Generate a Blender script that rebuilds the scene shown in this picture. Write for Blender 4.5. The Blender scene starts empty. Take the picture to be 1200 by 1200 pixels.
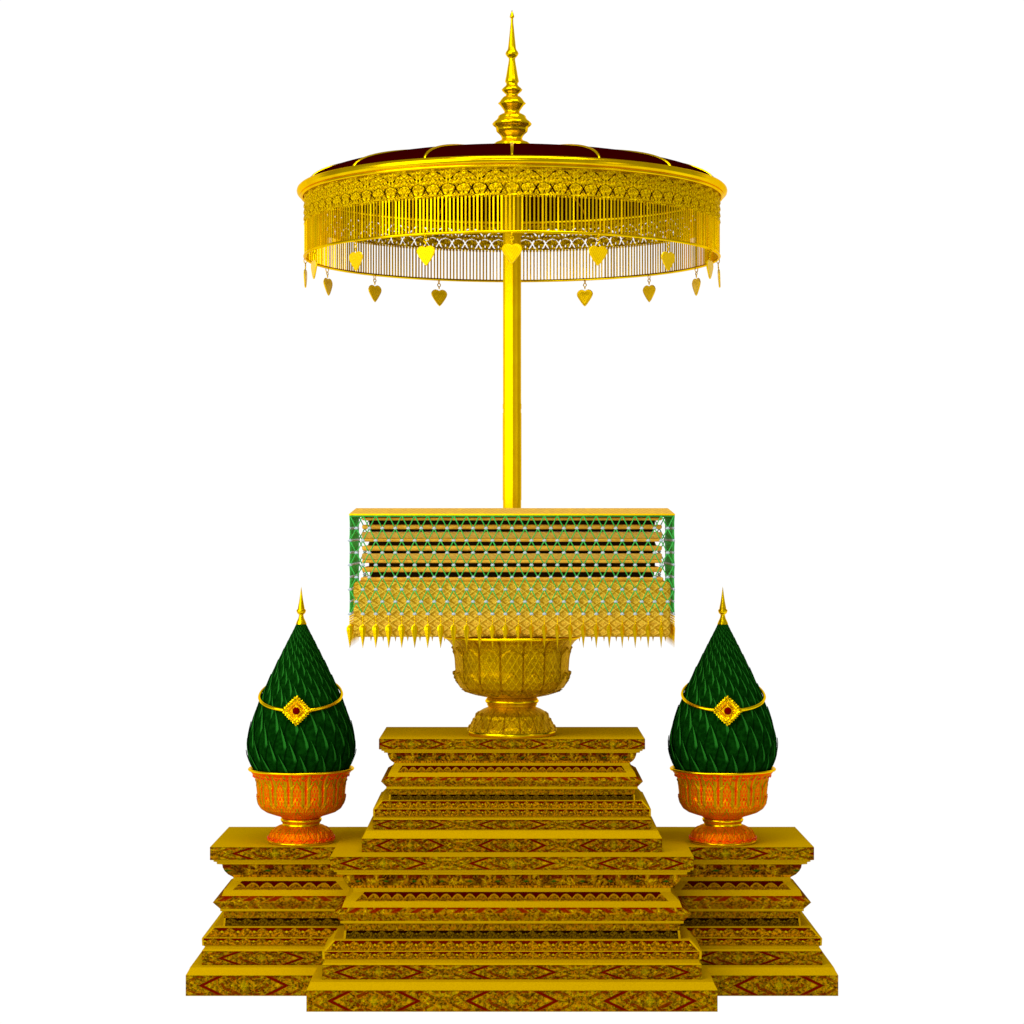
import bpy, bmesh, math, random
from math import sin, cos, pi, sqrt, radians
random.seed(4)
C = bpy.context.scene
COL = C.collection
# ------------------------------------------------------------------ camera
F = 2640.0; YH = 617.0; ZH = 1.28          # focal length in photo pixels, horizon row, eye height
cd = bpy.data.cameras.new('camera'); cam = bpy.data.objects.new('camera', cd); COL.objects.link(cam)
cam.location = (0, -6, ZH); cam.rotation_euler = (radians(90), 0, 0)
cd.sensor_width = 36; cd.lens = 36*F/1200; cd.shift_y = 17/1200; cd.clip_end = 100; cd.clip_start = .05
C.camera = cam
# ------------------------------------------------------------------ light
w = bpy.data.worlds.new('World'); C.world = w; w.use_nodes = True
bg = w.node_tree.nodes['Background']; bg.inputs[0].default_value = (1, 1, 1, 1); bg.inputs[1].default_value = .34
def area(name, loc, target, sx, sy, radiance):
    l = bpy.data.lights.new(name, 'AREA'); l.shape = 'RECTANGLE'; l.size = sx; l.size_y = sy
    l.energy = radiance*pi*sx*sy
    o = bpy.data.objects.new(name, l); COL.objects.link(o); o.location = loc
    from mathutils import Vector
    o.rotation_euler = (Vector(target)-Vector(loc)).to_track_quat('-Z', 'Y').to_euler()
    return o
area('softbox_left', (-3.4, -3.0, 2.6), (0, .2, 1.5), 4.2, 5.0, 3.0)
area('softbox_front', (-.7, -7.5, 2.1), (0, .2, 1.4), 2.4, 1.6, 3.6)
area('softbox_low', (-.55, -7.2, .35), (0, .2, .8), .9, .8, 6.0)
area('softbox_top', (0.3, -1.6, 5.2), (0, .3, .6), 3.0, 2.0, 6.5)
area('softbox_right', (3.8, -2.6, 1.6), (0, .2, 1.2), .7, 3.0, 1.4)
vs = C.view_settings; vs.view_transform = 'Standard'; vs.look = 'None'; vs.exposure = 0; vs.gamma = 1
# ------------------------------------------------------------------ node helpers
class E:
    nt = None
    def __init__(s, sock): s.s = sock
    @staticmethod
    def m(op, *a):
        n = E.nt.nodes.new('ShaderNodeMath'); n.operation = op
        for i, x in enumerate(a):
            if isinstance(x, E): E.nt.links.new(x.s, n.inputs[i])
            else: n.inputs[i].default_value = x
        return E(n.outputs[0])
    def __add__(s, o): return E.m('ADD', s, o)
    __radd__ = __add__
    def __sub__(s, o): return E.m('SUBTRACT', s, o)
    def __rsub__(s, o): return E.m('SUBTRACT', o, s)
    def __mul__(s, o): return E.m('MULTIPLY', s, o)
    __rmul__ = __mul__
    def __truediv__(s, o): return E.m('DIVIDE', s, o)
def eabs(a): return E.m('ABSOLUTE', a)
def esin(a): return E.m('SINE', a)
def frac(a): return E.m('FRACT', a)
def mx(a, b): return E.m('MAXIMUM', a, b)
def mn(a, b): return E.m('MINIMUM', a, b)
def step(a, lo, hi):                        # smooth ramp 0..1 between lo and hi
    n = E.nt.nodes.new('ShaderNodeMapRange'); n.interpolation_type = 'SMOOTHSTEP'
    E.nt.links.new(a.s, n.inputs[0]); n.inputs[1].default_value = lo; n.inputs[2].default_value = hi
    return E(n.outputs[0])
def line(a, w): return 1 - step(eabs(a), w*.5, w)
def vec(x, y, z=0):
    n = E.nt.nodes.new('ShaderNodeCombineXYZ')
    for i, q in enumerate((x, y, z)):
        if isinstance(q, E): E.nt.links.new(q.s, n.inputs[i])
        else: n.inputs[i].default_value = q
    return n.outputs[0]
def noise(v, scale, detail=3, dist=0):
    n = E.nt.nodes.new('ShaderNodeTexNoise'); E.nt.links.new(v, n.inputs['Vector'])
    n.inputs['Scale'].default_value = scale; n.inputs['Detail'].default_value = detail; n.inputs['Distortion'].default_value = dist
    return E(n.outputs[0])
def voro(v, scale, feature='F1'):
    n = E.nt.nodes.new('ShaderNodeTexVoronoi'); n.feature = feature; E.nt.links.new(v, n.inputs['Vector'])
    n.inputs['Scale'].default_value = scale
    return E(n.outputs['Distance'])
def mixc(f, a, b):
    n = E.nt.nodes.new('ShaderNodeMix'); n.data_type = 'RGBA'
    if isinstance(f, E): E.nt.links.new(f.s, n.inputs[0])
    else: n.inputs[0].default_value = f
    for i, q in ((6, a), (7, b)):
        if isinstance(q, tuple): n.inputs[i].default_value = (*q, 1)
        else: E.nt.links.new(q, n.inputs[i])
    return n.outputs[2]
def uvxy():
    t = E.nt.nodes.new('ShaderNodeUVMap'); s = E.nt.nodes.new('ShaderNodeSeparateXYZ')
    E.nt.links.new(t.outputs[0], s.inputs[0]); return E(s.outputs[0]), E(s.outputs[1])
def objco():
    return E.nt.nodes.new('ShaderNodeTexCoord').outputs['Object']
def material(name, color, metallic=0., rough=.5, spec=.3, bump=None, bumpd=.002, bstr=.6):
    """color: tuple or function building a colour socket (may also return height)"""
    m = bpy.data.materials.new(name); m.use_nodes = True
    E.nt = m.node_tree; b = E.nt.nodes['Principled BSDF']
    b.inputs['Metallic'].default_value = metallic; b.inputs['Roughness'].default_value = rough
    b.inputs['Specular IOR Level'].default_value = spec
    h = None
    if callable(color):
        r = color()
        if isinstance(r, tuple) and len(r) == 2: c, h = r
        else: c = r
        E.nt.links.new(c, b.inputs['Base Color'])
    else:
        b.inputs['Base Color'].default_value = (*color, 1)
    if bump: h = bump()
    if h is not None:
        n = E.nt.nodes.new('ShaderNodeBump'); n.inputs['Strength'].default_value = bstr; n.inputs['Distance'].default_value = bumpd
        E.nt.links.new(h.s, n.inputs['Height']); E.nt.links.new(n.outputs[0], b.inputs['Normal'])
    b.inputs['Specular Tint'].default_value = (1, .72, .05, 1)
    return m
# ------------------------------------------------------------------ materials
GOLD = (.80, .50, .0)
MAT = {}
def gold_surf(c1, c2, sc):
    def f():
        n = noise(objco(), sc, 4)
        return mixc(step(n, .35, .65), c1, c2), n
    return f
MAT['gold'] = material('polished_gold', gold_surf((.80, .50, 0), (.92, .63, 0), 14), 1, .24, bumpd=.001, bstr=.35)
def lacecol():
    u, v = uvxy(); q = eabs(u - .5)
    r = E.m('SQRT', q*q + (v - .42)*(v - .42))
    n = noise(vec(q*22, v*20), 1., 2, 1.3)
    ringp = esin(r*62)*.5 + .5
    h = step(n, .36, .62)*.75 + ringp*.22
    return mixc(step(h, .2, .75), (.40, .20, 0), (.95, .66, 0)), h
MAT['satin'] = material('satin_gold', gold_surf((.84, .52, 0), (.94, .62, 0), 14), .88, .26, 0, bumpd=.001, bstr=.3)
MAT['fringe_gold'] = material('fringe_gold', gold_surf((.86, .52, 0), (.95, .62, 0), 14), .8, .27, 0, bumpd=.001, bstr=.2)
MAT['lace_gold'] = material('pierced_gold_lace', lacecol, .65, .33, 0, bumpd=.0022, bstr=.7)
MAT['pole_gold'] = material('bright_gold_pole', gold_surf((.93, .56, 0), (.97, .62, 0), 30), .5, .26, 0, bumpd=.0006, bstr=.2)
MAT['gold_leaf'] = material('beaten_gold_leaf', (lambda: (lambda u, v: (mixc(line(frac((v - eabs(u)*.9)*5) - .5, .12), (.97, .62, 0), (.70, .38, 0)),
                    line(frac((v - eabs(u)*.9)*5) - .5, .22)*-1))(*uvxy())), .3, .3, bumpd=.0012, bstr=.35)
MAT['table_gold'] = material('matt_gold_paint', (lambda: (lambda n: (mixc(step(n, .3, .7), (.44, .255, 0), (.53, .315, 0)), n))(noise(objco(), 420, 2))), 0, .5, 0, bumpd=.0004, bstr=.4)
DK = (.045, .024, 0); RED = (.15, .006, 0); OL = (.27, .185, 0); BR = (.66, .50, 0); ORG = (.50, .22, .0)
def blotch(P, sc=1.):
    """small carved foliage: height 0..1"""
    n = noise(P, sc, 2, 1.2); return n
def ramp4(n, c, hue=True):
    if hue: c = [(q[0]*k_, q[1]*k_*.9, 0) for q, k_ in zip(c, (.7, .8, .86, 1.15))]
    r = mixc(step(n, .36, .44), c[0], c[1]); r = mixc(step(n, .47, .55), r, c[2]); r = mixc(step(n, .60, .70), r, c[3])
    if not hue: return r
    g = noise(objco(), 160, 2)                     # patches of red lacquer and worn orange leaf between the gilding
    r = mixc(step(g, .51, .60)*.75, r, (.38, .125, 0)); return mixc((1 - step(g, .37, .45))*.65, r, (.09, .016, 0))
def diamonds():
    u, v = uvxy()
    q = eabs(frac(u + .5) - .5)                     # 0 at the diamond's centre
    wv = eabs(v - .5)*2
    d = q/.32 + wv*.5
    # foliage mirrored about the diamond's centre, and a finer one that is not
    n = noise(vec(q*21, wv*2.2), 1.0, 2, 1.3)
    n2 = noise(vec(u*27, v*4.6), 1.0, 2, 1.0)
    nn = n*.66 + n2*.34 - .012
    base = ramp4(nn, ((.035, .016, 0), (.20, .12, 0), (.36, .27, 0), (.60, .50, 0)))
    base = mixc(step(n2, .55, .66)*.55, base, (.46, .19, 0))
    centre = (1 - step(q*30 + wv*2.2, .7, 1.6))
    base = mixc(centre*.2, base, (.70, .60, 0))
    red2 = line(d - .56, .12)*step(n2, .44, .52)
    redtop = step(wv, .66, .8)*(1 - step(wv, .9, .97))*step(noise(vec(q*16, wv*.4), 1., 1), .46, .54)
    rl = line(d - 1.0, .10)*(1 - step(d - .02, 1.2, 1.4))
    rl2 = line(d - 1.5, .09)*step(n, .46, .56)*.8
    rr = mx(mx(rl, rl2), mx(red2*.85, redtop*.8))
    base = mixc(rr, base, (.13, .003, 0))
    edge = step(wv, .90, .96)
    base = mixc(edge*.55, base, (.42, .30, 0))
    return base, step(nn, .36, .62)*1.2 - rr*.9 + edge*.6 + centre*.4
MAT['diamond'] = material('carved_diamond_frieze', diamonds, 0, .42, 0, bumpd=.003, bstr=.8)
def petals(dark):
    def f():
        u, v = uvxy()
        q = eabs(frac(u) - .5)*2                     # 0 on the petal's axis
        n = noise(vec(frac(u)*5.5, v*3.2, .0), 1.0, 2, 1.2)
        n2 = noise(vec(u*5.5, v*3.4, .0), 1.0, 2, 1.0)
        out = q - (1.04 - E.m('POWER', v, 2.6)*.95) + (n2 - .5)*.3
        inside = 1 - step(out, -.10, .08)
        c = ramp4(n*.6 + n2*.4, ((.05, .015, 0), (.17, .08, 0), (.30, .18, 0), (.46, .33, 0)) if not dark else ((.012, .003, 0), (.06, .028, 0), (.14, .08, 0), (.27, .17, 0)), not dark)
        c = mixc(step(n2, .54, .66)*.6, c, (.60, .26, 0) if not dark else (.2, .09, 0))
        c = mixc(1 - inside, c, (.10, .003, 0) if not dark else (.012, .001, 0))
        bead = 1 - step(eabs(q - 1)*2.0 + eabs(v - .58)*4, .35, .75)
        c = mixc(bead*.8, c, (.55, .38, 0) if not dark else (.20, .12, 0))
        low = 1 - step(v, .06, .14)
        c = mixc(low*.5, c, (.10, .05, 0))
        return c, inside*1.1 + n*.9 + bead*.6
    return f
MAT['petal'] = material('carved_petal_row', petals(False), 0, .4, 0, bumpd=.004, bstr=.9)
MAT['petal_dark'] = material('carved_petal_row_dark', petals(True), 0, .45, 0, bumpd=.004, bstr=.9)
def scrolls():
    u, v = uvxy()
    us = eabs(u)
    n = noise(vec(us*6, v*2.6), 1.0, 2, 1.4)
    big = noise(vec(us*1.3, v*.4), 1.0, 1)
    sw = esin((us*1.0 + v*.45)*2*pi)
    nn = n + sw*.09
    c = ramp4(nn, ((.03, .006, 0), (.17, .075, 0), (.33, .20, 0), (.50, .34, 0)))
    c = mixc(step(big, .50, .62)*.6, c, (.045, .012, 0))
    top = step(v, .74, .86)*step(noise(vec(us*3.4, .2), 1., 1), .46, .54)
    c = mixc(top*.85, c, (.12, .003, 0))
    g = 1 - step(eabs(frac(us) - .5)*3.6 + eabs(v - .62)*5, .25, .6)
    c = mixc(g*.9, c, (.008, .075, .002))
    low = 1 - step(v, .20, .32)
    lowp = noise(vec(us*14, v*2), 1., 1)
    c = mixc(low, c, mixc(step(lowp, .38, .58), (.20, .08, 0), (.72, .28, 0)))
    return c, n*1.2 + low*lowp*.5
MAT['scroll'] = material('carved_scroll_cove', scrolls, 0, .42, 0, bumpd=.004, bstr=.9)
def waves():
    u, v = uvxy()
    q = frac(u)
    n = noise(vec(u*5, v*3), 1, 2, 1)
    hump = .30 + .55*E.m('POWER', esin(q*pi), .8)
    k = step(hump - v, -.06, .08)
    c = ramp4(n, ((.14, .06, 0), (.27, .14, 0), (.38, .20, 0), (.44, .30, 0)))
    c = mixc((1 - step(eabs(hump - v - .12), .04, .12))*.7, c, (.56, .27, 0))
    c = mixc((1 - step(eabs(v - .2), .05, .12))*step(n, .42, .5)*.7, c, (.10, .035, 0))
    c = mixc(1 - k, c, (.075, .001, .0))
    return c, k*1.0 + n*.6
MAT['wave'] = material('carved_wave_panel', waves, 0, .45, 0, bumpd=.003, bstr=.9)
def chev():
    u, v = uvxy()
    us = eabs(u)
    n = noise(vec(us*5, v*2.8), 1.0, 2, 1.3)
    n1 = noise(vec(us*2, .3), 1.0, 1)
    q = frac(us + (v - .8)*.9)
    r = mx((1 - step(eabs(q - .5), .10, .24))*step(v, .55, .66), step(v, .84, .9)*step(n1, .42, .5))
    r2 = (1 - step(eabs(frac(us - v*.6 + .3) - .5), .05, .14))*(1 - step(v, .2, .34))
    c = ramp4(n, ((.12, .05, 0), (.24, .14, 0), (.36, .23, 0), (.52, .38, 0)))
    c = mixc(mx(r, r2*.6)*(.9), c, (.18, .002, 0))
    return c, n*1.2 - r*.5
MAT['chevron'] = material('carved_chevron_ridge', chev, 0, .42, 0, bumpd=.003, bstr=.8)
def olive():
    u, v = uvxy()
    n = noise(vec(u*8, v*2.6), 1, 2, 1.2)
    return ramp4(n, ((.12, .05, 0), (.24, .13, 0), (.33, .20, 0), (.46, .34, 0))), n
MAT['olive'] = material('carved_neck_band', olive, 0, .45, 0, bumpd=.003)
def filigree(base, line1, accent, hi, redrim):
    def f():
        u, v = uvxy()
        q = eabs(frac(u + .5) - .5)
        P = vec(q*4, v*9)
        n = noise(P, 2.3, 3, 1.8)
        s = esin(n*40)
        s1 = step(s, -.2, .7)
        lat = mx(line(frac(v*7 + q*3) - .5, .10), line(frac(v*7 - q*3) - .5, .10))
        c = mixc(s1, line1, base)
        c = mixc(lat*.55, c, hi)
        e = step(q, .43, .48)
        c = mixc(e*.8, c, accent)
        dots = 1 - step(voro(vec(q*4, v*9), 2.4), .14, .26)
        c = mixc(dots*.7, c, redrim)
        return c, s1*.6 + lat*.6 - e + dots*.3
    return f
MAT['phan_gold'] = material('chased_gold_bowl', filigree((.68, .41, 0), (.40, .20, 0), (.30, .12, 0), (.90, .60, 0), (.5, .26, 0)), .9, .32, bumpd=.0018, bstr=.8)
def red_chased():
    u, v = uvxy()
    q = eabs(frac(u + .5) - .5)
    n = noise(vec(q*16, v*16), 1., 2, 1.2)
    lat = frac(v*8 + q*5) - .5; lat2 = frac(v*8 - q*5) - .5
    spots = (1 - step(eabs(lat) + eabs(lat2), .22, .42))
    c = ramp4(n, ((.80, .05, 0), (.66, .16, 0), (.72, .26, 0), (.74, .38, 0)), False)
    arch = mx(line(q - .31, .10)*step(v, .42, .46), line(v + q*q*2.6 - .86, .06)*(1 - step(q, .30, .36)))
    low = line(v + q*.9 - .40, .07)
    c = mixc(mx(arch, low)*.8, c, (.36, .26, 0))
    c = mixc(spots*.9*(1 - step(q, .20, .30)), c, (.95, .02, 0))
    gapr = step(q, .43, .47)*step(v, .45, .5)
    c = mixc(gapr*.8, c, (.85, .03, 0))
    c = mixc((1 - step(v, .12, .30))*.5, c, (.88, .09, 0)); c = mixc(step(v, .93, .97)*.8, c, (.95, .03, 0))
    return c, n*.6 + mx(arch, low)*.8 - spots*.4 - gapr
MAT['phan_red'] = material('red_enamel_gold_bowl', red_chased, .55, .3, 0, bumpd=.0018, bstr=.8)
MAT['red_edge'] = material('red_enamel_edge', (.90, .05, 0), .3, .35)
MAT['maroon'] = material('maroon_lacquer', (lambda: (lambda n: (mixc(n, (.019, 0, 0), (.027, .0, 0)), n))(noise(objco(), 30, 2))), 0, .6, 0, bumpd=.0005)
def leafcol():
    u, v = uvxy()
    n = noise(objco(), 90, 4)
    c = mixc(step(n, .35, .68), (.0008, .018, .0006), (.0024, .036, .0016))
    crest = step(u, .76, .86)*step(v, .34, .5)  # highlight painted along each scale's right edge, also raised in the bump
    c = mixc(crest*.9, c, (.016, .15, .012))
    left = (1 - step(u, .10, .30))  # shadow painted into the colour of each scale's left edge
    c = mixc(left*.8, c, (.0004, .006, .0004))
    return c, n*.5 + crest*.8
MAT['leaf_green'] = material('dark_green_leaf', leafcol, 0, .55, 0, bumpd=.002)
MAT['leaf_green'].node_tree.nodes['Principled BSDF'].inputs['Specular Tint'].default_value = (.1, 1, .1, 1)
MAT['strand'] = material('green_glass_bead_strand', (.045, .44, .06), 0, .35, .2)
MAT['strand'].node_tree.nodes['Principled BSDF'].inputs['Specular Tint'].default_value = (.5, 1, .6, 1)
MAT['bead'] = material('silver_grey_bead', (.40, .48, .50), .1, .3, .4)
MAT['bead'].node_tree.nodes['Principled BSDF'].inputs['Specular Tint'].default_value = (1, 1, 1, 1)
def brocade():
    t = E.nt.nodes.new('ShaderNodeSeparateXYZ'); E.nt.links.new(objco(), t.inputs[0])
    x, y, z = (E(t.outputs[i]) for i in range(3))
    x = x + y
    a = frac((x*1.07 + z*1.5)*27) - .5; b = frac((x*1.07 - z*1.5)*27) - .5
    lat = mx(line(a, .13), line(b, .13))
    a2 = frac((x*1.07 + z*1.5)*27 + .22) - .5; b2 = frac((x*1.07 - z*1.5)*27 + .22) - .5
    lat2 = mx(line(a2, .07), line(b2, .07))
    thread = esin((x + z*.6)*1500)*.5 + .5
    n = noise(vec(x*1, y, z), 170, 3, 1.0)
    c = mixc(step(n, .38, .62), (.58, .31, .02), (.88, .55, .04))
    c = mixc(lat*.75, c, (.44, .22, .0)); c = mixc(lat2*.6, c, (1., .74, .07))
    return c, n*1.0 - lat*.5 + lat2*.2 + thread*.2
MAT['brocade'] = material('gold_brocade_cloth', brocade, 0, .5, .0, bumpd=.003, bstr=.8)
def weave():
    t = E.nt.nodes.new('ShaderNodeSeparateXYZ'); E.nt.links.new(objco(), t.inputs[0])
    x, y, z = (E(t.outputs[i]) for i in range(3))
    s = esin((x*1.0 + z*1.6 + y)*420)*.5 + .5
    n = noise(vec(x, y, z), 60, 2)
    c = mixc(s*.6, (.66, .38, .055), (.57, .31, .04)); c = mixc(step(n, .5, .7)*.3, c, (.84, .50, .04))
    return c, s
MAT['weave'] = material('tan_gold_cloth', weave, 0, .6, 0, bumpd=.001)
MAT['roll'] = material('gilt_wood_board', (lambda: (lambda n: (mixc(step(n, .3, .7), (.72, .36, .03), (.88, .49, .045)), n))(noise(objco(), 50, 3))), .2, .38, .05, bumpd=.001)
MAT['black'] = material('black_lacquered_leaves', (lambda: (lambda n: (mixc(n, (.004, .002, 0), (.016, .008, 0)), n))(noise(objco(), 40, 3))), 0, .6, .05, bumpd=.001)
MAT['gem'] = material('dark_red_gem', (.12, .0, .0), 0, .12, .15)
MAT['gem'].node_tree.nodes['Principled BSDF'].inputs['Specular Tint'].default_value = (1, .0, .0, 1)
m = bpy.data.materials.new('emissive_white_sweep'); m.use_nodes = True; nt = m.node_tree; nt.nodes.clear()
e_ = nt.nodes.new('ShaderNodeEmission'); e_.inputs[1].default_value = 1.03; o_ = nt.nodes.new('ShaderNodeOutputMaterial'); nt.links.new(e_.outputs[0], o_.inputs[0])  # added white sweep glows by itself; nothing lights it from behind
MAT['white'] = m
# ------------------------------------------------------------------ mesh helpers
class MB:
    def __init__(s): s.v = []; s.f = []; s.uv = []; s.mi = []; s.mats = []; s.sm = []
    def mat(s, key):
        if key not in s.mats: s.mats.append(key)
        return s.mats.index(key)
    def face(s, pts, mat, uv=None, smooth=False):
        i = len(s.v); s.v += [tuple(p) for p in pts]; s.f.append(tuple(range(i, i+len(pts))))
        s.uv.append(uv or [(0, 0)]*len(pts)); s.mi.append(s.mat(mat)); s.sm.append(smooth)
    def grid(s, fn, nu, nv, mat, closeu=False, uvf=None, smooth=True, flip=False):
        base = len(s.v); cu = nu if closeu else nu+1
        for j in range(nv+1):
            for i in range(cu): s.v.append(tuple(fn(i/nu, j/nv)))
        k = s.mat(mat)
        for j in range(nv):
            for i in range(nu):
                a = base+j*cu+i; b = base+j*cu+(i+1) % cu if closeu else a+1
                c = b+cu; d = a+cu
                q = (a, b, c, d); t = [(i/nu, j/nv), ((i+1)/nu, j/nv), ((i+1)/nu, (j+1)/nv), (i/nu, (j+1)/nv)]
                if uvf: t = [uvf(*p) for p in t]
                if flip: q = q[::-1]; t = t[::-1]
                s.f.append(q); s.uv.append(t); s.mi.append(k); s.sm.append(smooth)
    def tube(s, pts, r, mat, n=6, closed=False):
        """round tube along pts, r number or list"""
        from mathutils import Vector
        P = [Vector(p) for p in pts]; N = len(P); base = len(s.v); k = s.mat(mat)
        for i, p in enumerate(P):
            a = P[(i-1) % N] if closed or i > 0 else P[i]; b = P[(i+1) % N] if closed or i < N-1 else P[i]
            t = (b-a).normalized(); up = Vector((0, 0, 1)) if abs(t.z) < .95 else Vector((0, 1, 0))
            x = t.cross(up).normalized(); y = x.cross(t)
            rr = r[i] if isinstance(r, (list, tuple)) else r
            for j in range(n): s.v.append(tuple(p + x*rr*cos(2*pi*j/n) + y*rr*sin(2*pi*j/n)))
        for i in range(N if closed else N-1):
            for j in range(n):
                a = base+i*n+j; b = base+i*n+(j+1) % n; i2 = (i+1) % N
                c = base+i2*n+(j+1) % n; d = base+i2*n+j
                s.f.append((a, b, c, d)); s.uv.append([(0, 0)]*4); s.mi.append(k); s.sm.append(True)
        if not closed:
            for e in (0, N-1):
                s.f.append(tuple(base+e*n+j for j in range(n))); s.uv.append([(0, 0)]*n); s.mi.append(k); s.sm.append(False)
    def ball(s, c, rx, ry, rz, mat, n=8, mm=5):
        s.grid(lambda u, v: (c[0]+rx*cos(2*pi*u)*sin(pi*v), c[1]+ry*sin(2*pi*u)*sin(pi*v), c[2]-rz*cos(pi*v)), n, mm, mat, True)
    def lathe(s, prof, mat, seg=64, disp=None, uvf=None, cx=0, cy=0):
        n = len(prof)-1
        def fn(u, v):
            i = min(int(round(v*n)), n); r, z = prof[i]
            a = 2*pi*u
            if disp: r += disp(a, z, r)
            return (cx+r*sin(a), cy-r*cos(a), z)
        s.grid(fn, seg, n, mat, True, uvf)
    def build(s, name, parent=None, loc=None):
        me = bpy.data.meshes.new(name); me.from_pydata(s.v, [], s.f)
        for k in s.mats: me.materials.append(MAT[k])
        me.polygons.foreach_set('material_index', s.mi); me.polygons.foreach_set('use_smooth', s.sm)
        ul = me.uv_layers.new(name='UVMap'); flat = [c for f in s.uv for p in f for c in p]
        ul.data.foreach_set('uv', flat)
        o = bpy.data.objects.new(name, me); COL.objects.link(o)
        if parent: o.parent = parent
        if loc: o.location = loc
        bm = bmesh.new(); bm.from_mesh(me); bmesh.ops.remove_doubles(bm, verts=bm.verts, dist=1e-6)
        bmesh.ops.recalc_face_normals(bm, faces=bm.faces); bm.to_mesh(me); bm.free()
        return o
def thing(name, label, cat, loc, group=None):
    o = bpy.data.objects.new(name, None); COL.objects.link(o); o.location = loc; o.empty_display_size = .1
    o['label'] = label; o['category'] = cat
    if group: o['group'] = group
    return o
def box(name, x0, x1, y0, y1, z0, z1, r, mat, parent, seg=4):
    bm = bmesh.new(); bmesh.ops.create_cube(bm, size=1)
    for v in bm.verts:
        v.co = ((x0+x1)/2+v.co.x*(x1-x0), (y0+y1)/2+v.co.y*(y1-y0), (z0+z1)/2+v.co.z*(z1-z0))
    if r: bmesh.ops.bevel(bm, geom=bm.edges[:], offset=r, segments=seg, profile=.5, affect='EDGES')
    me = bpy.data.meshes.new(name); bm.to_mesh(me); bm.free(); me.materials.append(MAT[mat])
    for p in me.polygons: p.use_smooth = True
    o = bpy.data.objects.new(name, me); COL.objects.link(o); o.parent = parent
    return o
def fine(prof, maxd):
    out = [prof[0]]
    for a, b in zip(prof, prof[1:]):
        n = max(1, int(math.hypot(b[0]-a[0], b[1]-a[1])/maxd+.5))
        for k in range(1, n+1): out.append((a[0]+(b[0]-a[0])*k/n, a[1]+(b[1]-a[1])*k/n))
    return out
# ------------------------------------------------------------------ backdrop
mb = MB()
pts = [(-1.6, 0), (2.6, 0)] + [(2.6+1.2*sin(a), 1.2-1.2*cos(a)) for a in [radians(t) for t in range(10, 91, 10)]] + [(3.8, 4.6)]
for (y0, z0), (y1, z1) in zip(pts, pts[1:]):
    mb.face([(-7, y0, z0), (7, y0, z0), (7, y1, z1), (-7, y1, z1)], 'white', smooth=True)
o = mb.build('backdrop'); o['kind'] = 'structure'; o.location.z = -.001
# ------------------------------------------------------------------ tables
def solve(X, Y, hx0, y0, cx):
    """photo position of a left front corner -> half width, front depth, height (front set back as far as the side)"""
    k = (cx_px(cx, y0)-X)  # unused guard
    g = (600-X)/F
    # cx - hx = -g*(6+y) ; y = y0 + hx0 - hx
    hx = (cx + g*(6+y0+hx0))/(1+g)
    y = y0 + hx0 - hx
    return hx, y, ZH-(Y-YH)*(6+y)/F
def cx_px(cx, y): return 600+cx*F/(6+y)
# segment: (X, Y) reached, material, part, cells (period px, phase px) or None, end inset px
def seglist(p, k):
    """p = rows of profile; k = dict of pattern data"""
    return [((X, Y), m_, part, k.get(tag)) for (X, Y, m_, part, tag) in p]
LOW = [
 (246, 991.6, None, None, ''), (246, 1007, 'diamond', 'top_board', 'top'), (250.2, 1007.3, 'table_gold', 'top_board', ''), (250.2, 1009, 'table_gold', 'top_board', ''),
 (254, 1009.5, 'table_gold', 'top_board', ''), (254, 1011.9, 'table_gold', 'top_board', ''), (260.4, 1012.3, 'table_gold', 'top_board', ''),
 (261, 1016, 'scroll', 'cove_moulding', 'cove'), (263.2, 1020, 'scroll', 'cove_moulding', 'cove'), (267.2, 1024, 'scroll', 'cove_moulding', 'cove'), (273.4, 1027.3, 'scroll', 'cove_moulding', 'cove'),
 (273.4, 1031.9, 'table_gold', 'waist_panel', ''), (262.5, 1042.6, 'wave', 'waist_panel', 'panel'), (259.8, 1049.7, 'table_gold', 'waist_panel', ''),
 (249.3, 1057.4, 'chevron', 'ridge_moulding', 'ridge'), (258, 1065, 'chevron', 'ridge_moulding', 'ridge'), (258, 1067.7, 'table_gold', 'ridge_moulding', ''),
 (262, 1068.2, 'table_gold', 'ridge_moulding', ''), (262.5, 1076, 'olive', 'petal_band', 'neck'), (261.5, 1085.4, 'petal_dark', 'petal_band', 'pet'),
 (249, 1087, 'table_gold', 'petal_band', ''), (238.5, 1099, 'petal', 'petal_band', 'pet'), (236.4, 1100, 'table_gold', 'petal_band', ''), (236.8, 1108.5, 'petal', 'petal_band', 'pet'),
 (240, 1109.3, 'table_gold', 'lower_board', ''), (239.5, 1112, 'table_gold', 'lower_board', ''), (236.4, 1115, 'table_gold', 'lower_board', ''), (236.4, 1132, 'diamond', 'lower_board', 'low'),
 (222.6, 1133.5, 'table_gold', 'base_board', ''), (221, 1138, 'table_gold', 'base_board', ''), (217.6, 1143.8, 'table_gold', 'base_board', ''), (217.6, 1168.5, 'diamond', 'base_board', 'base')]
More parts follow.
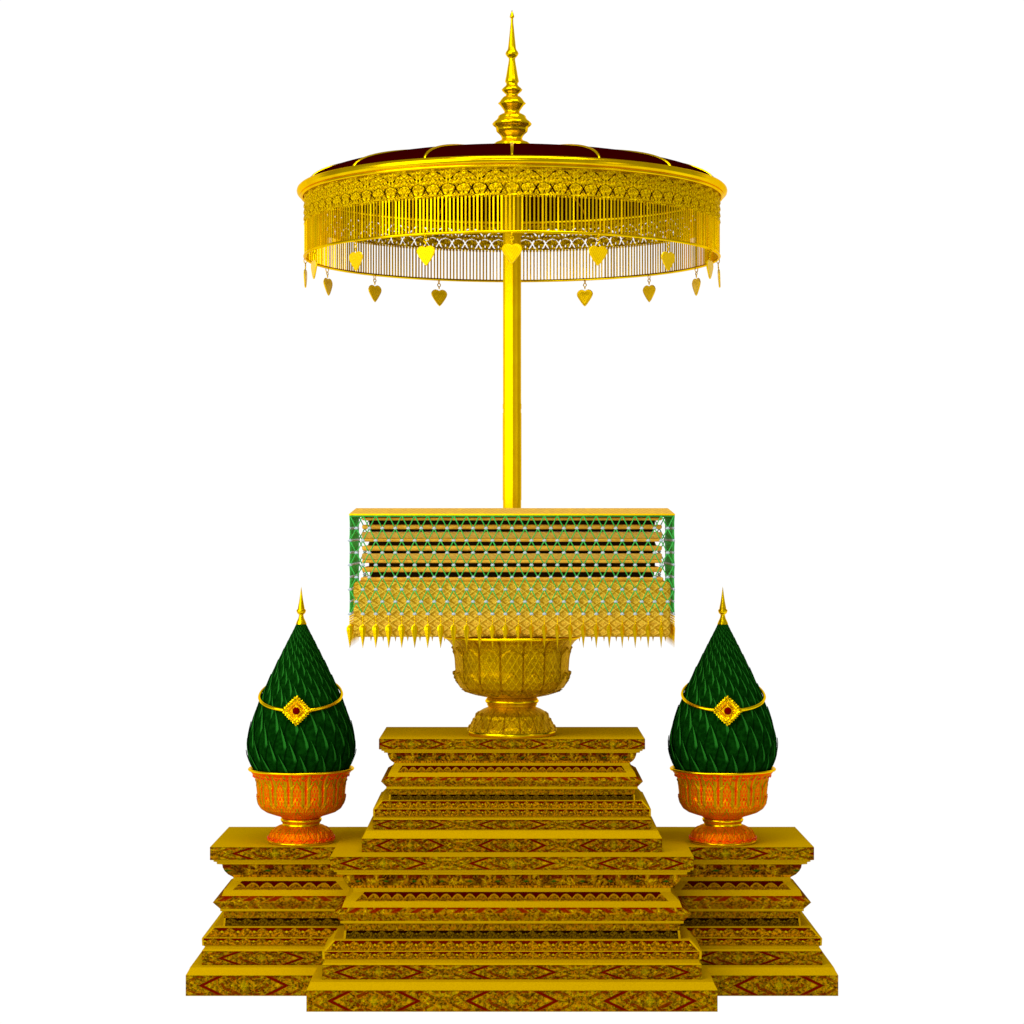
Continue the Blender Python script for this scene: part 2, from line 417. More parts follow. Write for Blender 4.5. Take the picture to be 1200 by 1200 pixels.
UP = [
 (444, 866, None, None, ''), (444, 878, 'diamond', 'top_board', 'top'), (447, 878.3, 'table_gold', 'top_board', ''), (447, 879.8, 'table_gold', 'top_board', ''),
 (450, 880.1, 'table_gold', 'top_board', ''), (450, 881.9, 'table_gold', 'top_board', ''), (454, 882.2, 'table_gold', 'top_board', ''),
 (454.6, 885, 'scroll', 'cove_moulding', 'cove'), (456, 888.6, 'scroll', 'cove_moulding', 'cove'), (458.5, 891.5, 'scroll', 'cove_moulding', 'cove'), (462, 893.7, 'scroll', 'cove_moulding', 'cove'),
 (462, 897, 'table_gold', 'waist_panel', ''), (456, 905, 'wave', 'waist_panel', 'panel'), (454, 910, 'table_gold', 'waist_panel', ''),
 (446.4, 915.3, 'chevron', 'ridge_moulding', 'ridge'), (452.6, 921.3, 'chevron', 'ridge_moulding', 'ridge'), (452.6, 924, 'table_gold', 'ridge_moulding', ''),
 (456, 924.5, 'table_gold', 'ridge_moulding', ''), (456, 930.5, 'olive', 'petal_band', 'neck'), (455.5, 937, 'petal_dark', 'petal_band', 'pet'),
 (446.5, 938.2, 'table_gold', 'petal_band', ''), (438.8, 946.8, 'petal', 'petal_band', 'pet'), (437, 947.6, 'table_gold', 'petal_band', ''), (437, 956, 'petal', 'petal_band', 'pet'),
 (439.4, 956.6, 'table_gold', 'lower_board', ''), (439, 957.6, 'table_gold', 'lower_board', ''), (436.8, 959.6, 'table_gold', 'lower_board', ''), (436.8, 971.6, 'diamond', 'lower_board', 'low'),
 (429, 972.4, 'table_gold', 'base_board', ''), (427.6, 975.8, 'table_gold', 'base_board', ''), (424, 981.6, 'table_gold', 'base_board', ''), (424, 997.8, 'diamond', 'base_board', 'base')]
def rings(prof, X0, hx0, y0, cx):
    out = []; zl = 9
    for row in prof:
        hx, y, z = solve(row[0], row[1], hx0, y0, cx)
        z = min(z, zl-.0004); zl = z
        out.append([hx-hx0, z])                  # outward offset, height
    return out
CXS = (336-600)*6.2/F; HXS = 90*6.2/F
low_r = rings(LOW, 246, HXS, .2, CXS)
up_hx = 156*6.122/F
up_r = rings(UP, 444, up_hx, .122, 0)
zt, zb = low_r[0][1], low_r[-1][1]
for r_ in low_r: r_[1] = (r_[1]-zb)*.4005/(zt-zb)
zt2, zb2 = up_r[0][1], up_r[-1][1]
for r_ in up_r: r_[1] = .4005+(r_[1]-zb2)*(zt2-.4005)/(zt2-zb2)
TOPZ = zt2
def table(name, label, cx, y0, y1, hx0, prof, rg, cells, zs=1., group=None):
    z_off = rg[-1][1]
    t = thing(name, label, 'altar table', (cx, (y0+y1)/2, z_off), group)
    parts = {}
    oy = (y0+y1)/2; hd = (y1-y0)/2
    def P(sx, sy, o, z): return (sx*(hx0+o), sy*(hd+o), (z-z_off)*zs)
    # v coordinate runs over consecutive segments with the same tag (cove, ridge)
    i = 1
    while i < len(prof):
        j = i
        while j+1 < len(prof) and prof[j+1][2] == prof[i][2] and prof[j+1][4] == prof[i][4] and prof[i][4] in ('cove', 'ridge'): j += 1
        zt_, zb_ = rg[i-1][1], rg[j][1]
        L = [0]
        for k in range(i, j+1): L.append(L[-1]+math.hypot(rg[k][0]-rg[k-1][0], rg[k][1]-rg[k-1][1]))
        for k in range(i, j+1):
            m_, part, tg = prof[k][2], prof[k][3], prof[k][4]
            mbp = parts.setdefault(part, MB())
            o0, zz0 = rg[k-1]; o1, zz1 = rg[k]
            va, vb = 1-L[k-i]/L[-1], 1-L[k-i+1]/L[-1]
            per, ph = cells.get(tg, (.1, 0))
            for side in range(4):
                if side == 0: a0, b0 = P(-1, -1, o0, zz0), P(1, -1, o0, zz0); a1, b1 = P(-1, -1, o1, zz1), P(1, -1, o1, zz1); ax = 0
                if side == 1: a0, b0 = P(1, -1, o0, zz0), P(1, 1, o0, zz0); a1, b1 = P(1, -1, o1, zz1), P(1, 1, o1, zz1); ax = 1
                if side == 2: a0, b0 = P(1, 1, o0, zz0), P(-1, 1, o0, zz0); a1, b1 = P(1, 1, o1, zz1), P(-1, 1, o1, zz1); ax = 0
                if side == 3: a0, b0 = P(-1, 1, o0, zz0), P(-1, -1, o0, zz0); a1, b1 = P(-1, 1, o1, zz1), P(-1, -1, o1, zz1); ax = 1
                U = lambda p: (p[ax]-(ph if ax == 0 else 0))/per
                mm = m_
                if side in (1, 3) and tg in ('pet', 'panel', 'neck') : mm = 'table_gold'
                if tg in ('panel', 'pet') and side in (0, 2):
                    bw = {'panel': .03, 'pet': .006}[tg]*(hx0/.48 if hx0 > .3 else .8)
                    lerp = lambda a, b, d: tuple(a[n]+(b[n]-a[n])*d/abs(b[0]-a[0]) for n in range(3))
                    w_ = abs(b0[0]-a0[0]); w1 = abs(b1[0]-a1[0])
                    a0i, b0i = lerp(a0, b0, bw), lerp(a0, b0, w_-bw); a1i, b1i = lerp(a1, b1, bw), lerp(a1, b1, w1-bw)
                    mbp.face([a0, a0i, a1i, a1], 'table_gold'); mbp.face([b0i, b0, b1, b1i], 'table_gold')
                    a0, b0, a1, b1 = a0i, b0i, a1i, b1i
                mbp.face([a0, b0, b1, a1], mm, [(U(a0), va), (U(b0), va), (U(b1), vb), (U(a1), vb)])
        i = j+1
    o, z = rg[0]
    parts['top_board'].face([P(-1, -1, o, z), P(1, -1, o, z), P(1, 1, o, z), P(-1, 1, o, z)], 'table_gold')
    o, z = rg[-1]
    parts['base_board'].face([P(-1, -1, o, z), P(1, -1, o, z), P(1, 1, o, z), P(-1, 1, o, z)], 'table_gold')
    for n, q in parts.items(): q.build(n, t)
    return t
def cellset(s, top, low, base, pt, pl, pb, cove=.075, sc=1.):
    return {'top': (top, pt), 'low': (low, pl), 'base': (base, pb), 'cove': (cove, 0), 'panel': (.0322*sc, 0), 'ridge': (.056*sc, 0), 'pet': (.0365*sc, 0), 'neck': (.05*sc, 0)}
D6 = 6/F
table('altar_table', 'widest gilt stepped altar table, in the middle at the bottom between the two side tables', 0, 0, .60, .484, LOW, low_r,
      cellset(1, 151*D6, 156*5.98/F, 162*5.934/F, 0, 0, 0))
table('altar_table', 'gilt stepped altar table on top of the widest one, under the large gold bowl', 0, .122, .492, up_hx, UP, up_r,
      cellset(1, 118*D6*1.02, 119*D6*1.02, 120*D6*1.01, 0, 0, 0, .056, .73))
pxs = 6.18/F
table('altar_table', 'low gilt stepped side table at the left of the altar, under the left green cone', CXS, .2, .62, HXS, LOW, low_r,
      cellset(1, 150*pxs, 150*pxs, 155*pxs, -14*pxs, -29*pxs, -47.4*pxs, .112, 1.22), .993)
table('altar_table', 'low gilt stepped side table at the right of the altar, under the right green cone', -CXS, .2, .62, HXS, LOW, low_r,
      cellset(1, 150*pxs, 150*pxs, 155*pxs, -14*pxs, 0, 46*pxs, .112, 1.22), .993)
# ------------------------------------------------------------------ footed bowls
def petal_fn(n, off, zb, zt, p=.5, amp=.003, curl=.002):
    def f(a, z):
        if z > zt or z < zb: return 0
        q = abs(((a*n/(2*pi)+off) % 1)-.5)*2                # 0 on the petal's axis
        t = (z-zb)/(zt-zb); w_ = min(1, ((1-t)/p)**.85)*1.02
        d = w_-q
        if d <= 0: return 0
        k = min(1, d/.07)
        return amp*k*(.35+.65*t) + curl*math.exp(-((d-.07)/.055)**2)*t**.5
    return f
def footed_bowl(name, label, x, y, z0, prof, s, mat, rimw, nfold, rows, inner, group=None, extra=None):
    """prof rows: (half width, height above table) in metres, body / foot split"""
    t = thing(name, label, 'footed bowl', (x, y, z0), group)
    body, stem, foot, disc = prof
    fs = rows
    def db(a, z, r):
        v = max(f(a, z) for f in fs['body']); return v
    def df(a, z, r): return max([f(a, z) for f in fs['foot']]+[0])
    B = MB(); pb = fine(body, .0026*s)
    B.lathe(pb, mat, nfold*20, db, lambda u, v: (u*nfold, v)); B.build('bowl', t)
    R = MB(); r0, zr = body[-1]
    ring = [(r0-.002, zr-.004*s), (r0+.004*s, zr-.003*s), (r0+.006*s, zr+.001), (r0+.003*s, zr+.005*s), (r0-.004*s, zr+.005*s), (r0-.008*s, zr), (inner, zr-.01*s), (inner*.9, zr-.03*s), (0, zr-.032*s)]
    R.lathe(ring, 'gold', 96); R.build('rim', t)
    S = MB(); S.lathe(fine(stem, .004), 'gold', 96)
    S.build('stem', t)
    Ft = MB(); Ft.lathe(fine(foot, .0026*s), mat, nfold*20, df, lambda u, v: (u*nfold, v*.5)); Ft.build('foot', t)
    Dd = MB(); Dd.lathe(disc, 'gold', 96); Dd.build('foot_ring', t)
    if extra: extra(t)
    return t
# large bowl
pm = 6.247/F; YB = 861.0; yb_ = .247
def cv(rows, oy, sc, yb, p): return [(hw/sc*p, (yb-(oy+ry/sc))*p) for ry, hw in rows]
c6 = lambda rows: cv(rows, 730, 6, YB, pm)
body = c6([(518, 165), (512, 200), (500, 250), (480, 308), (450, 358), (400, 388), (360, 398), (325, 394), (250, 398), (190, 408), (160, 418), (130, 440), (112, 462), (98, 470)])
stem = c6([(592, 168), (583, 170), (575, 176), (565, 176), (556, 186), (546, 190), (536, 184), (527, 178), (515, 172)])
foot = c6([(752, 308), (735, 303), (712, 288), (685, 272), (662, 258), (640, 254), (620, 232), (602, 200), (590, 168)])
disc = c6([(786, 0), (786, 300), (783, 304), (755, 305), (750, 300), (750, 200)])
zz = lambda r: (YB-(730+r/6))*pm
rows = {'body': [lambda a, z: 0, petal_fn(16, .5, zz(600), zz(165), .12, .0028, .0030), petal_fn(16, .5, zz(540), zz(335), .42, .0045, .0045), petal_fn(16, 0, zz(560), zz(462), .45, .0080, .0055)],
        'foot': [petal_fn(20, 0, zz(730), zz(622), .5, .002, .002), petal_fn(20, .5, zz(780), zz(665), .5, .003, .002), petal_fn(20, 0, zz(830), zz(715), .5, .004, .002)]}
footed_bowl('footed_bowl', 'large chased gold footed bowl under the manuscript chest, on the upper altar table', 0, yb_, TOPZ, (body, stem, foot, disc), 1, 'phan_gold', 0, 16, rows, .165)
# side bowls with green cones
ps = 6.30/F; YS = 985.9
c4 = lambda rows: cv(rows, 680, 3.753, YS, ps)
zs_ = lambda r: (YS-(680+r/3.753))*ps
sbody = c4([(1038, 84), (1032, 93), (1024, 119), (1013, 150), (998, 172), (976, 185), (950, 190), (925, 191), (882, 195), (862, 203), (844, 214), (834, 222), (826, 226)])
sstem = c4([(1072, 84), (1062, 82), (1055, 88), (1046, 91), (1040, 86), (1034, 80)])
sfoot = c4([(1136, 146), (1122, 140), (1108, 134), (1096, 128), (1085, 116), (1075, 100), (1070, 84)])
sdisc = c4([(1148, 0), (1148, 143), (1146, 145), (1136, 146), (1134, 142), (1134, 100)])
srows = {'body': [lambda a, z: 0, petal_fn(16, .5, zs_(1100), zs_(868), .16, .002, .0012), petal_fn(16, .5, zs_(1060), zs_(935), .45, .0035, .002)],
         'foot': [petal_fn(18, 0, zs_(1190), zs_(1078), .7, .002, .001), petal_fn(18, .5, zs_(1190), zs_(1098), .7, .0035, .001)]}
def red_trim(t):
    for (n, r, z, amp, nn) in (('enamel_edge', 209/3.753*ps, zs_(851), .004, 32), ('enamel_edge', 142/3.753*ps+.002, zs_(1126), .003, 28)):
        m_ = MB(); pts = [((r+.001)*sin(a), -(r+.001)*cos(a), z+amp*sin(a*nn)) for a in [2*pi*k/(nn*8) for k in range(nn*8)]]
        m_.tube(pts, .0015, 'red_edge', 5, True); m_.build(n, t)
cone_rows = [(838, 203), (832, 208), (820, 216), (795, 227), (765, 237), (735, 240.5), (705, 240), (670, 233), (630, 222), (590, 209), (550, 193), (510, 177), (470, 160), (430, 141), (380, 117), (320, 87), (260, 57), (215, 34), (190, 22)]
cone = c4(cone_rows)
def cone_r(z):
    for (r0, z0), (r1, z1) in zip(cone, cone[1:]):
        if z0 <= z <= z1: return r0+(r1-r0)*(z-z0)/(z1-z0)
    return cone[0][0] if z < cone[0][1] else cone[-1][0]
def make_side(x, side, lab_b, lab_c, lab_n):
    z0 = .4005*.993; y = .30
    footed_bowl('footed_bowl', lab_b, x, y, z0, (sbody, sstem, sfoot, sdisc), .8, 'phan_red', 0, 16, srows, .1305, 'red enamelled bowls on the side tables', red_trim)
    zb0 = cone[0][1]
    t = thing('offering_cone', lab_c, 'offering cone', (x, y, z0+zb0), 'green offering cones')
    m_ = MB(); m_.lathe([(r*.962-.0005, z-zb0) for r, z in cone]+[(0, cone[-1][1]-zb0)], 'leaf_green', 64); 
    N = 16; z = cone[0][1]-.03; row = 0
    while z < cone[-1][1]-.006:
        r = cone_r(max(z, cone[0][1])); sp = 2*pi*r/N; w_ = sp*.78; h = sp*1.86
        for k in range(N):
            a0 = 2*pi*(k+.5*(row % 2))/N+.06+random.uniform(-.01, .01)
            jz = random.uniform(-.03, .03)*h
            def fn(u, v, a0=a0, r=r, sp=sp, w_=w_, h=h, z=z, jz=jz):
                s_ = u*2-1; hw = w_/2*(min(1, .5+v*1.2) if v < .42 else max(0, 1-((v-.42)/.58)**1.25))
                zz_ = z+v*h+jz; sway = .07*w_*sin(v*3.0)
                rr = cone_r(max(min(zz_, cone[-1][1]), cone[0][1]))
                off = sp*(-.085+.105*v+.022*(1-abs(s_-.6)/1.6)-.02*max(0, -s_))
                if zz_ < cone[0][1]+.004: zz_ = max(zz_, cone[0][1]-.002); off = min(off, .0005)
                ang = a0+(s_*hw+sway)/max(rr, .006)
                return ((rr+off)*sin(ang), -(rr+off)*cos(ang), min(zz_, cone[-1][1]+.004)-zb0)
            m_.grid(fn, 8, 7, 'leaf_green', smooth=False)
        z += h*.345; row += 1
    m_.build('leaf_cone', t)
    f = MB()
    fr = [(190, 24), (186, 23), (176, 19), (164, 13), (152, 10), (147, 11), (142, 17), (135, 20), (128, 21), (122, 15), (116, 14.5), (90, 9.5), (60, 5), (30, 1.2), (24, 0)]
    f.lathe([(hw/3.753*ps, (YS-(680+ry/3.753))*ps-zb0) for ry, hw in fr], 'gold', 32); f.build('finial', t)
    # necklace
    n = thing('necklace', lab_n, 'necklace', (x, y, z0), 'gold necklaces round the green cones')
    pts = []; rad = []
    for k in range(96):
        a = 2*pi*k/96
        zc = zs_(492) - .040*cos(a)*(1 if cos(a) > 0 else 1.1)
        zc -= .0 
        rr = cone_r(zc)+.0055
        pts.append((rr*sin(a), -rr*cos(a), zc)); rad.append(0.0040+.0016*max(0, cos(a))**3)
    b = MB(); b.tube(pts, rad, 'gold', 8, True); b.build('band', n)
    zc = zs_(578)+.016; rr = cone_r(zc)+.013
    pen = MB(); R = .041; n_ = 160; ring = []
    def rad_f(a):
        base = 1/(abs(cos(a))+abs(sin(a)))
        return R*base**.9*(1+.055*sin(a*28))
    tilt = .18
    def pp(a, f, d): 
        r_ = rad_f(a)*f; xx = r_*sin(a); zz_ = r_*cos(a)
        return (xx, -d+zz_*tilt, zz_)
    pen.grid(lambda u, v: pp(2*pi*u, [0, .30, .42, .55, .62, .8, .9, 1, 1][int(round(v*8))], [.010, .010, .007, .010, .006, .008, .004, .003, -.003][int(round(v*8))]+.0005*sin(2*pi*u*16)*(1 if 2 < v*8 < 7 else 0)), n_, 8, 'gold', True, smooth=False)
    po = pen.build('pendant', n, (0, -rr, zc))
    g = MB(); g.ball((0, -.011, 0), .0105, .006, .0105, 'gem', 20, 10); g.build('gem', po)
XS = 247*ps
make_side(-XS, -1, 'orange gold footed bowl with red trim, standing on the left side table', 'dark green scaled leaf cone with gold finial standing in the left bowl',
          'gold necklace with diamond-shaped pendant hung round the left green cone')
make_side(XS, 1, 'orange gold footed bowl with red trim, standing on the right side table', 'dark green scaled leaf cone with gold finial standing in the right bowl',
          'gold necklace with diamond-shaped pendant hung round the right green cone')
# ------------------------------------------------------------------ chest and manuscripts
yc = .247
cz0 = .981
ch = thing('manuscript_chest', 'long low chest covered in gold brocade, lying on the large gold bowl', 'chest', (0, yc, cz0))
zq = lambda Y, D: ZH-(Y-YH)*D/F
ctop = zq(681.5, 6.085)
box('brocade_body', -.4287, .4287, -.162, .162, 0, ctop-cz0, .012, 'brocade', ch)
rim = box('top_trim', -.410, .410, -.150, .150, ctop-cz0+.0005, zq(676.5, 6.1)-cz0, .004, 'roll', ch)
zprev = zq(676.5, 6.1)
def manuscript(label, Yt, Y1, Y2, Yb, Yfoot, wide):
    """Yt..Y1 upper board, Y1..Y2 leaves, Y2..Yb lower board; Yfoot = underside of its dark wrapping"""
    D = 6.1; Z = lambda y: zq(y, D)
    zf = Z(Yfoot)+.0003
    t = thing('palm_leaf_manuscript', label, 'manuscript', (0, yc, zf), 'palm-leaf manuscripts stacked under the net')
    W = .4065; hd = .147
    box('wrapping', -W+.02, W-.02, -hd+.02, hd-.02, 0, Z(Yb)-zf, .003, 'black', t)
    box('lower_board', -W, W, -hd, hd, Z(Yb)-zf, Z(Y2)-zf, (Z(Y2)-Z(Yb))*.42, 'roll', t)
    box('leaf_block', -W+.018, W-.018, -hd+.016, hd-.016, Z(Y2)-zf, Z(Y1)-zf, .002, 'black', t)
    if wide:
        ym = Y1-3.9
        box('upper_board', -W, W, -hd, hd, Z(Y1)-zf, Z(ym)-zf, (Z(ym)-Z(Y1))*.42, 'roll', t)
        box('cloth_layer', -W, W, -hd, hd, Z(ym)-zf+.0002, Z(Yt)-zf, .003, 'weave', t)
    else:
        box('upper_board', -W, W, -hd, hd, Z(Y1)-zf, Z(Yt)-zf, (Z(Yt)-Z(Y1))*.42, 'roll', t)
z4 = lambda r: 585+r/6
manuscript('lowest of the three board-bound manuscripts stacked under the green net', z4(382), z4(449), z4(477), z4(513), z4(549), True)
manuscript('middle of the three board-bound manuscripts stacked under the green net', z4(230), z4(299), z4(327), z4(363), z4(381), True)
manuscript('topmost of the three board-bound manuscripts, just beneath the tan lid of the green net', z4(125.5), z4(149), z4(179), z4(211), z4(229), False)
# ------------------------------------------------------------------ net cover
hx = .437; hdn = .175; ztop = zq(605, 6.072); zlow = zq(719.7, 6.072)
nc = thing('net_cover', 'green bead net with gold leaf pendants under a tan lid, hanging round the manuscripts', 'net cover', (0, yc, ztop))
lid = MB(); zl0 = zq(603.8, 6.072)-ztop; zl1 = zq(602.0, 6.072)-ztop; zl2 = zq(595.4, 6.088)-ztop; ins = .016
def rect(a, z, extra=0): return [(-hx-extra+a, -hdn-extra+a, z), (hx+extra-a, -hdn-extra+a, z), (hx+extra-a, hdn+extra-a, z), (-hx-extra+a, hdn+extra-a, z)]
r0, r1, r2 = rect(0, zl0, .0015), rect(0, zl1, .0015), rect(ins, zl2)
for k in range(4):
    j = (k+1) % 4
    lid.face([r1[k], r1[j], r2[j], r2[k]], 'weave')
lid.face(r2, 'weave'); lid.face(r1, 'weave'); lid.build('lid', nc)
box('lid_lining', -.412, .412, -.152, .152, zq(605.7, 6.09)-ztop, zl0-.0003, 0, 'maroon', nc)
edge = MB()
e0, e1 = rect(0, zl0, .0025), rect(0, zl1, .0025)
for k in range(4):
    j = (k+1) % 4; edge.face([e0[k], e0[j], e1[j], e1[k]], 'pole_gold')
edge.face(e0, 'pole_gold'); edge.face(e1, 'pole_gold'); edge.build('lid_edge', nc)
NX, NY, NR = 25, 10, 8
def node(side, i, r):
    if r == 0: r = -zl0*NR/(ztop-zlow)+.02
    """i in half cells along the side, row r"""
    z = -(ztop-zlow)*r/NR
    if side == 0: return (-hx+2*hx*i/(2*NX), -hdn, z)
    if side == 2: return (hx-2*hx*i/(2*NX), hdn, z)
    if side == 1: return (hx, -hdn+2*hdn*i/(2*NY), z)
    return (-hx, hdn-2*hdn*i/(2*NY), z)
net = MB(); beads = net; hang = []
for side in range(4):
    n = 2*(NX if side in (0, 2) else NY)
    for r in range(NR):
        for i in range(n+1):
            if (i+r) % 2: continue
            for d in (-1, 1):
                if 0 <= i+d <= n:
                    a = node(side, i, r); b = node(side, i+d, r+1)
                    mid = tuple((a[k]+b[k])/2 for k in range(3))
                    q8 = tuple(a[k]+(b[k]-a[k])*.86 for k in range(3)); net.tube([a, mid, q8], [.0019, .0015, .0019], 'strand', 5); net.tube([q8, b], [.0017, .0019], 'bead', 5)
    for r in range(1, NR+1):
        for i in range(n+1):
            if (i+r) % 2: continue
            p = node(side, i, r); ax = side in (0, 2)
            if i == n: continue
            beads.ball(p, .0062 if ax else .003, .003 if ax else .0062, .0030, 'bead', 8, 5)
    for i in range(0, n, 2): hang.append((side, node(side, i, NR)))
net.tube([(-hx, -hdn, zl0-.002), (hx, -hdn, zl0-.002), (hx, hdn, zl0-.002), (-hx, hdn, zl0-.002)], .0018, 'strand', 5, True)
net.build('netting', nc)
def pendant_mesh():
    m_ = MB()
    for k, z in enumerate((-.007, -.0135, -.020, -.026)):
        m_.ball((0, 0, z), .0021, .0021, .0034 if k % 2 == 0 else .0026, 'satin', 6, 4)
    prof = [(.0012, -.028), (.0045, -.0295), (.0092, -.036), (.0094, -.043), (.0072, -.054), (.0046, -.068), (.0022, -.081), (.0002, -.092)]
    def fn(u, v):
        r, z = prof[int(round(v*7))]; a = 2*pi*u
        return (r*cos(a), r*.3*sin(a), z)
    m_.grid(fn, 8, 7, 'satin', True, smooth=False)
    return m_
p0 = pendant_mesh().build('leaf_pendant', nc)
for k, (side, p) in enumerate(hang):
    o = p0 if k == 0 else p0.copy()
    if k: COL.objects.link(o); o.parent = nc
    o.location = p
    base = {0: 0, 1: pi/2, 2: 0, 3: pi/2}[side]
    jit = random.uniform(-.10, .10)
    if side == 0: base = .15+.62*max(0, min(1, (p[0]+.25)/.3))*1.0     # the leaves turn more edge-on towards the right
    o.rotation_euler = (0, 0, base+jit)
# ------------------------------------------------------------------ umbrella
UY = .465; ux = lambda z: z
um = thing('ceremonial_umbrella', 'tall gold tiered umbrella with maroon dome and lacy valance, standing behind the manuscript chest', 'ceremonial umbrella', (0, UY, TOPZ))
DU = 6+UY; R = .5927; zh_ = ZH-TOPZ          # heights below are relative to eye level, shifted by zh_
ZR, ZF, ZB_ = .955+zh_, .860+zh_, .767+zh_
p = MB(); pa = [radians(t) for t in (-78, -48, 4, 22, 36, 60, 84, 180, 242)]      # faceted pole
for k in range(9):
    a, b = pa[k], pa[(k+1) % 9]
    p.face([(.0265*sin(a), -.0265*cos(a), 0), (.0265*sin(b), -.0265*cos(b), 0), (.0265*sin(b), -.0265*cos(b), ZR+.09), (.0265*sin(a), -.0265*cos(a), ZR+.09)], 'pole_gold')
p.build('pole', um)
sl = MB(); zs1, zs2 = zq(484, DU)-TOPZ, zq(586, DU)-TOPZ
for k in range(9):
    a, b = pa[k], pa[(k+1) % 9]; rs = .0274
    for zz0, zz1 in ((zs2, zs1), (zs1+.012, zs1+.026)):
        sl.face([(rs*sin(a), -rs*cos(a), zz0), (rs*sin(b), -rs*cos(b), zz0), (rs*sin(b), -rs*cos(b), zz1), (rs*sin(a), -rs*cos(a), zz1)], 'pole_gold')
sl.build('sleeve', um)
Rr = .604; H = .102
dome_prof = [(Rr*cos(t), ZR+H*sin(t)) for t in [radians(90*k/24) for k in range(25)]]
dm = MB(); dm.lathe(dome_prof, 'maroon', 128); dm.build('dome', um)
for k in range(16):
    a = 2*pi*k/16
    rb = MB(); rb.tube([((r-.001)*sin(a), -(r-.001)*cos(a), z) for r, z in dome_prof[:-1]], .0042, 'gold', 6); rb.build('rib', um)
tr = MB(); tr.tube([(Rr*sin(2*pi*k/160), -Rr*cos(2*pi*k/160), ZR) for k in range(160)], .0115, 'gold', 12, True)
tr.tube([((Rr-.004)*sin(2*pi*k/160), -(Rr-.004)*cos(2*pi*k/160), ZR-.014) for k in range(160)], .005, 'gold', 8, True)
tr.build('rim', um)
hp = MB(); hp.tube([(R*sin(2*pi*k/160), -R*cos(2*pi*k/160), ZB_+.002) for k in range(160)], .0042, 'gold', 8, True); hp.build('hoop', um)
# lace frieze: a pierced gold sheet
NM = 44; G = 48; HF = ZR-.012-ZF
HOLES = [((.25, .30), (.15, .12), .020), ((.25, .30), (.36, .12), .020), ((.25, .30), (.31, .40), .024), ((.25, .30), (.17, .41), .015), ((.17, .41), (.0, .47), .009), ((.31, .40), (.5, .47), .009),
         ((.13, .83), (.23, .78), .022), ((.23, .78), (.35, .67), .011), ((.35, .67), (.40, .60), .020), ((.45, .80), (.5, .78), .010), ((.5, .62), (.5, .55), .012), ((.06, .60), (.12, .58), .012), ((.0, .70), (.03, .70), .012),
         ((.0, .22), (.0, .17), .014), ((.5, .22), (.5, .17), .014), ((.22, .60), (.25, .56), .012)]
def mask(u, v):
    du = abs(u-.5)
    if v > .93: return True
    if v < .11:                                   # each bar ends in a small pointed arch
        k = abs(((u*8) % 1)-.5)*2
        return k < .62+v*3.2 
    for (x0, y0), (x1, y1), t in HOLES:
        t *= 1.3
        dx, dy = x1-x0, y1-y0; l = dx*dx+dy*dy
        s_ = max(0, min(1, ((du-x0)*dx+(v-y0)*dy)/l)); 
        if math.hypot(du-x0-s_*dx, v-y0-s_*dy) < t: return False
    return True
lc = MB(); kk = lc.mat('lace_gold')
MK = [[mask((i+.5)/G, (j+.5)/G) for i in range(G)] for j in range(G)]
tot = NM*G
idx = {}
def vid(i, j):
    i %= tot
    if (i, j) not in idx:
        a = 2*pi*i/tot; m3 = i % G; bul = .0022*sin(m3/G*pi*2)*sin(j*.6)
        idx[(i, j)] = len(lc.v); lc.v.append(((R+bul)*sin(a), -(R+bul)*cos(a), ZF+HF*j/G))
    return idx[(i, j)]
for mm_ in range(NM):
    for j in range(G):
        for i in range(G):
            if MK[j][i]:
                I = mm_*G+i
                lc.f.append((vid(I, j), vid(I+1, j), vid(I+1, j+1), vid(I, j+1))); lc.uv.append([(i/G, j/G), ((i+1)/G, j/G), ((i+1)/G, (j+1)/G), (i/G, (j+1)/G)]); lc.mi.append(kk); lc.sm.append(False)
lo = lc.build('lace_frieze', um); so = lo.modifiers.new('thick', 'SOLIDIFY'); so.thickness = .003; so.offset = 0
# fringe of thin bars
fr = MB(); NB = NM*8
for k in range(NB):
    a = 2*pi*(k+.5)/NB; jw = random.uniform(-.0006, .0006); ja = random.gauss(0, .0006)
    w2 = .0021+jw*.5; tw = random.gauss(0, .13)
    top = ZF+.004; bot = ZB_+.002
    P4 = []
    ca, sa = cos(tw), sin(tw)
    for (du, dr) in ((-w2, -.0013), (w2, -.0013), (w2, .0013), (-w2, .0013)):
        t_ = du*ca-dr*sa; n_ = du*sa+dr*ca
        P4.append(((R+n_)*sin(a+t_/R+ja), -(R+n_)*cos(a+t_/R+ja)))
    for q in range(4):
        j = (q+1) % 4
        fr.face([(*P4[q], bot), (*P4[j], bot), (*P4[j], top), (*P4[q], top)], 'fringe_gold')
fr.build('fringe', um)
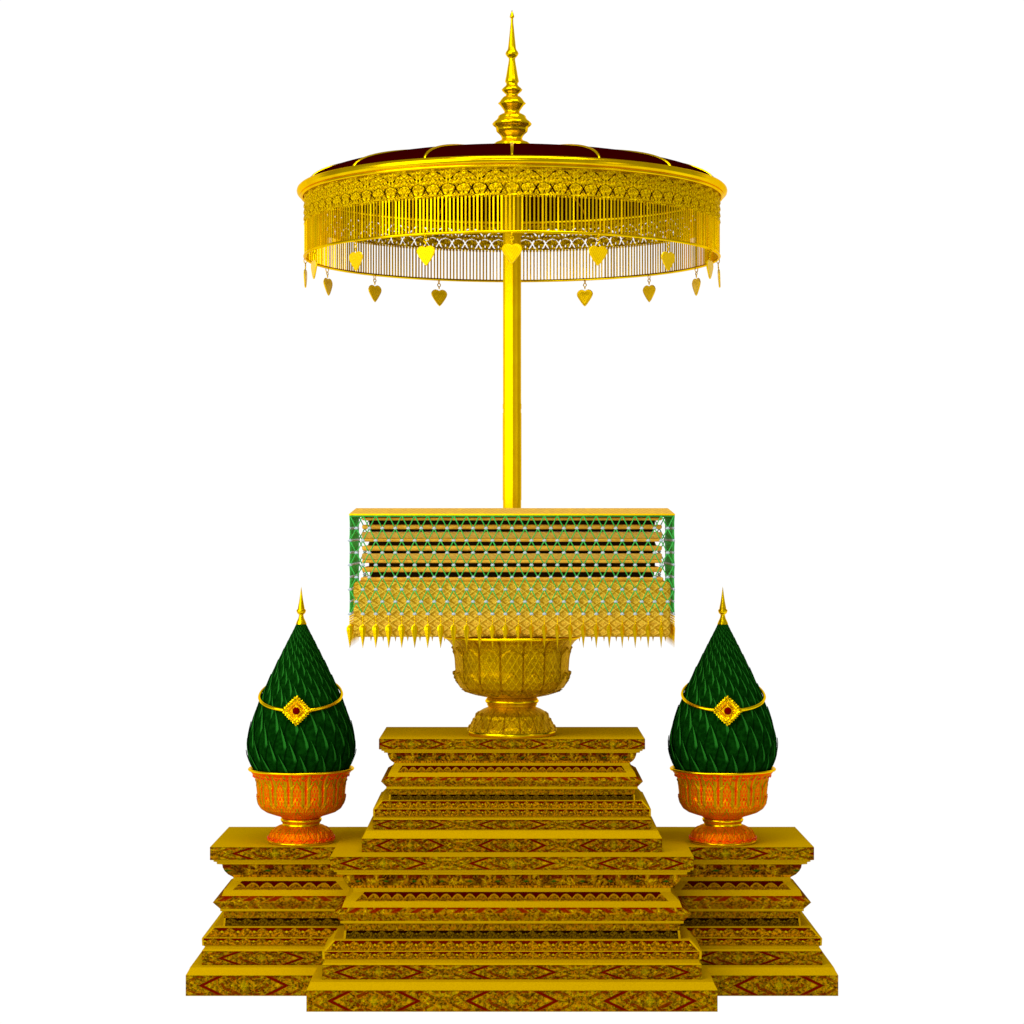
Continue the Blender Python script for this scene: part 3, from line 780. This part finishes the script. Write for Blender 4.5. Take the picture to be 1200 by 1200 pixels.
# heart pendants
def heart_mesh():
    m_ = MB(); W = .0275; Hh = .0535
    out = []
    half = [(0, .08), (.2, .02), (.45, 0), (.7, .04), (.9, .13), (1, .25), (.95, .37), (.8, .51), (.6, .66), (.38, .81), (.18, .93)]
    full = half+[(0, 1)]+[(-x, z) for x, z in half[:0:-1]]
    for k in range(len(full)):
        (x0, z0), (x1, z1) = full[k], full[(k+1) % len(full)]
        out += [(x0*W, -z0*Hh), ((x0+x1)/2*W, -(z0+z1)/2*Hh)]
    NHP = len(out)
    zc = -.022; lv = [0, .35, .7, .93, 1.0]; dep = [.0028, .0026, .0022, .0026, 0]
    for sgn in (1, -1):
        def fn(u, v, sgn=sgn):
            k = int(round(u*NHP)) % NHP; j = int(round(v*4)); x, z = out[k]
            return (x*lv[j], -sgn*dep[j], zc+(z-zc)*lv[j])
        m_.grid(fn, NHP, 4, 'gold_leaf', True, lambda u, v: (lambda k, j: (out[k][0]*lv[j]/W, (zc+(out[k][1]-zc)*lv[j])/Hh))(int(round(u*NHP)) % NHP, int(round(v*4))), smooth=False)
    return m_
def ring_mesh():
    m_ = MB()
    m_.tube([(.0050*cos(2*pi*k/14), 0, .0135+.0050*sin(2*pi*k/14)) for k in range(14)], .0016, 'gold', 6, True)
    m_.tube([(0, .0045*cos(2*pi*k/14), .0245+.0070*sin(2*pi*k/14)) for k in range(14)], .0015, 'gold', 6, True)
    m_.ball((0, 0, .0045), .0026, .0022, .0045, 'gold', 8, 5)
    return m_
h0 = heart_mesh().build('heart_pendant', um); g0 = ring_mesh().build('link', h0)
for k in range(16):
    if k == 0: h, g = h0, g0
    else:
        h = h0.copy(); g = g0.copy(); COL.objects.link(h); COL.objects.link(g); h.parent = um; g.parent = h
    a = 2*pi*k/16
    h.location = (R*sin(a), -R*cos(a), ZB_-.031+.002); h.rotation_euler = (radians(random.uniform(-4, 4)), 0, a+radians(random.uniform(-3, 3)))
# finial
fz = lambda r: (YH-r/6.663)*DU/F+zh_
rowsf = [(75, 0), (95, 7), (118, 15), (130, 18), (136, 17), (142, 10), (175, 10), (220, 15), (300, 23), (375, 31), (385, 33), (392, 36), (405, 46), (420, 51), (432, 45), (445, 36), (455, 25), (470, 25),
         (540, 36), (600, 46), (628, 52), (640, 53), (648, 46), (660, 43), (672, 50), (685, 66), (700, 80), (712, 74), (725, 60), (738, 46), (750, 47), (758, 66), (775, 82), (792, 92), (808, 108), (822, 92), (840, 78), (858, 66),
         (872, 58), (884, 60), (892, 80), (905, 104), (920, 108), (935, 118), (950, 138), (967, 152), (980, 146), (998, 124), (1015, 122), (1030, 118), (1048, 98), (1062, 86), (1080, 78), (1090, 80), (1102, 96), (1116, 132), (1126, 142), (1150, 150), (1260, 150)]
fn_ = MB()
def fd(a, z, r): return r*.018*cos(a*12) if r > .012 else 0
fn_.lathe(fine([(hw/6.663*DU/F, fz(ry)) for ry, hw in rowsf][::-1], .006), 'satin', 72, fd); fn_.build('finial', um)
# ------------------------------------------------------------------ render
C.render.engine = 'CYCLES'
C.cycles.max_bounces = 8
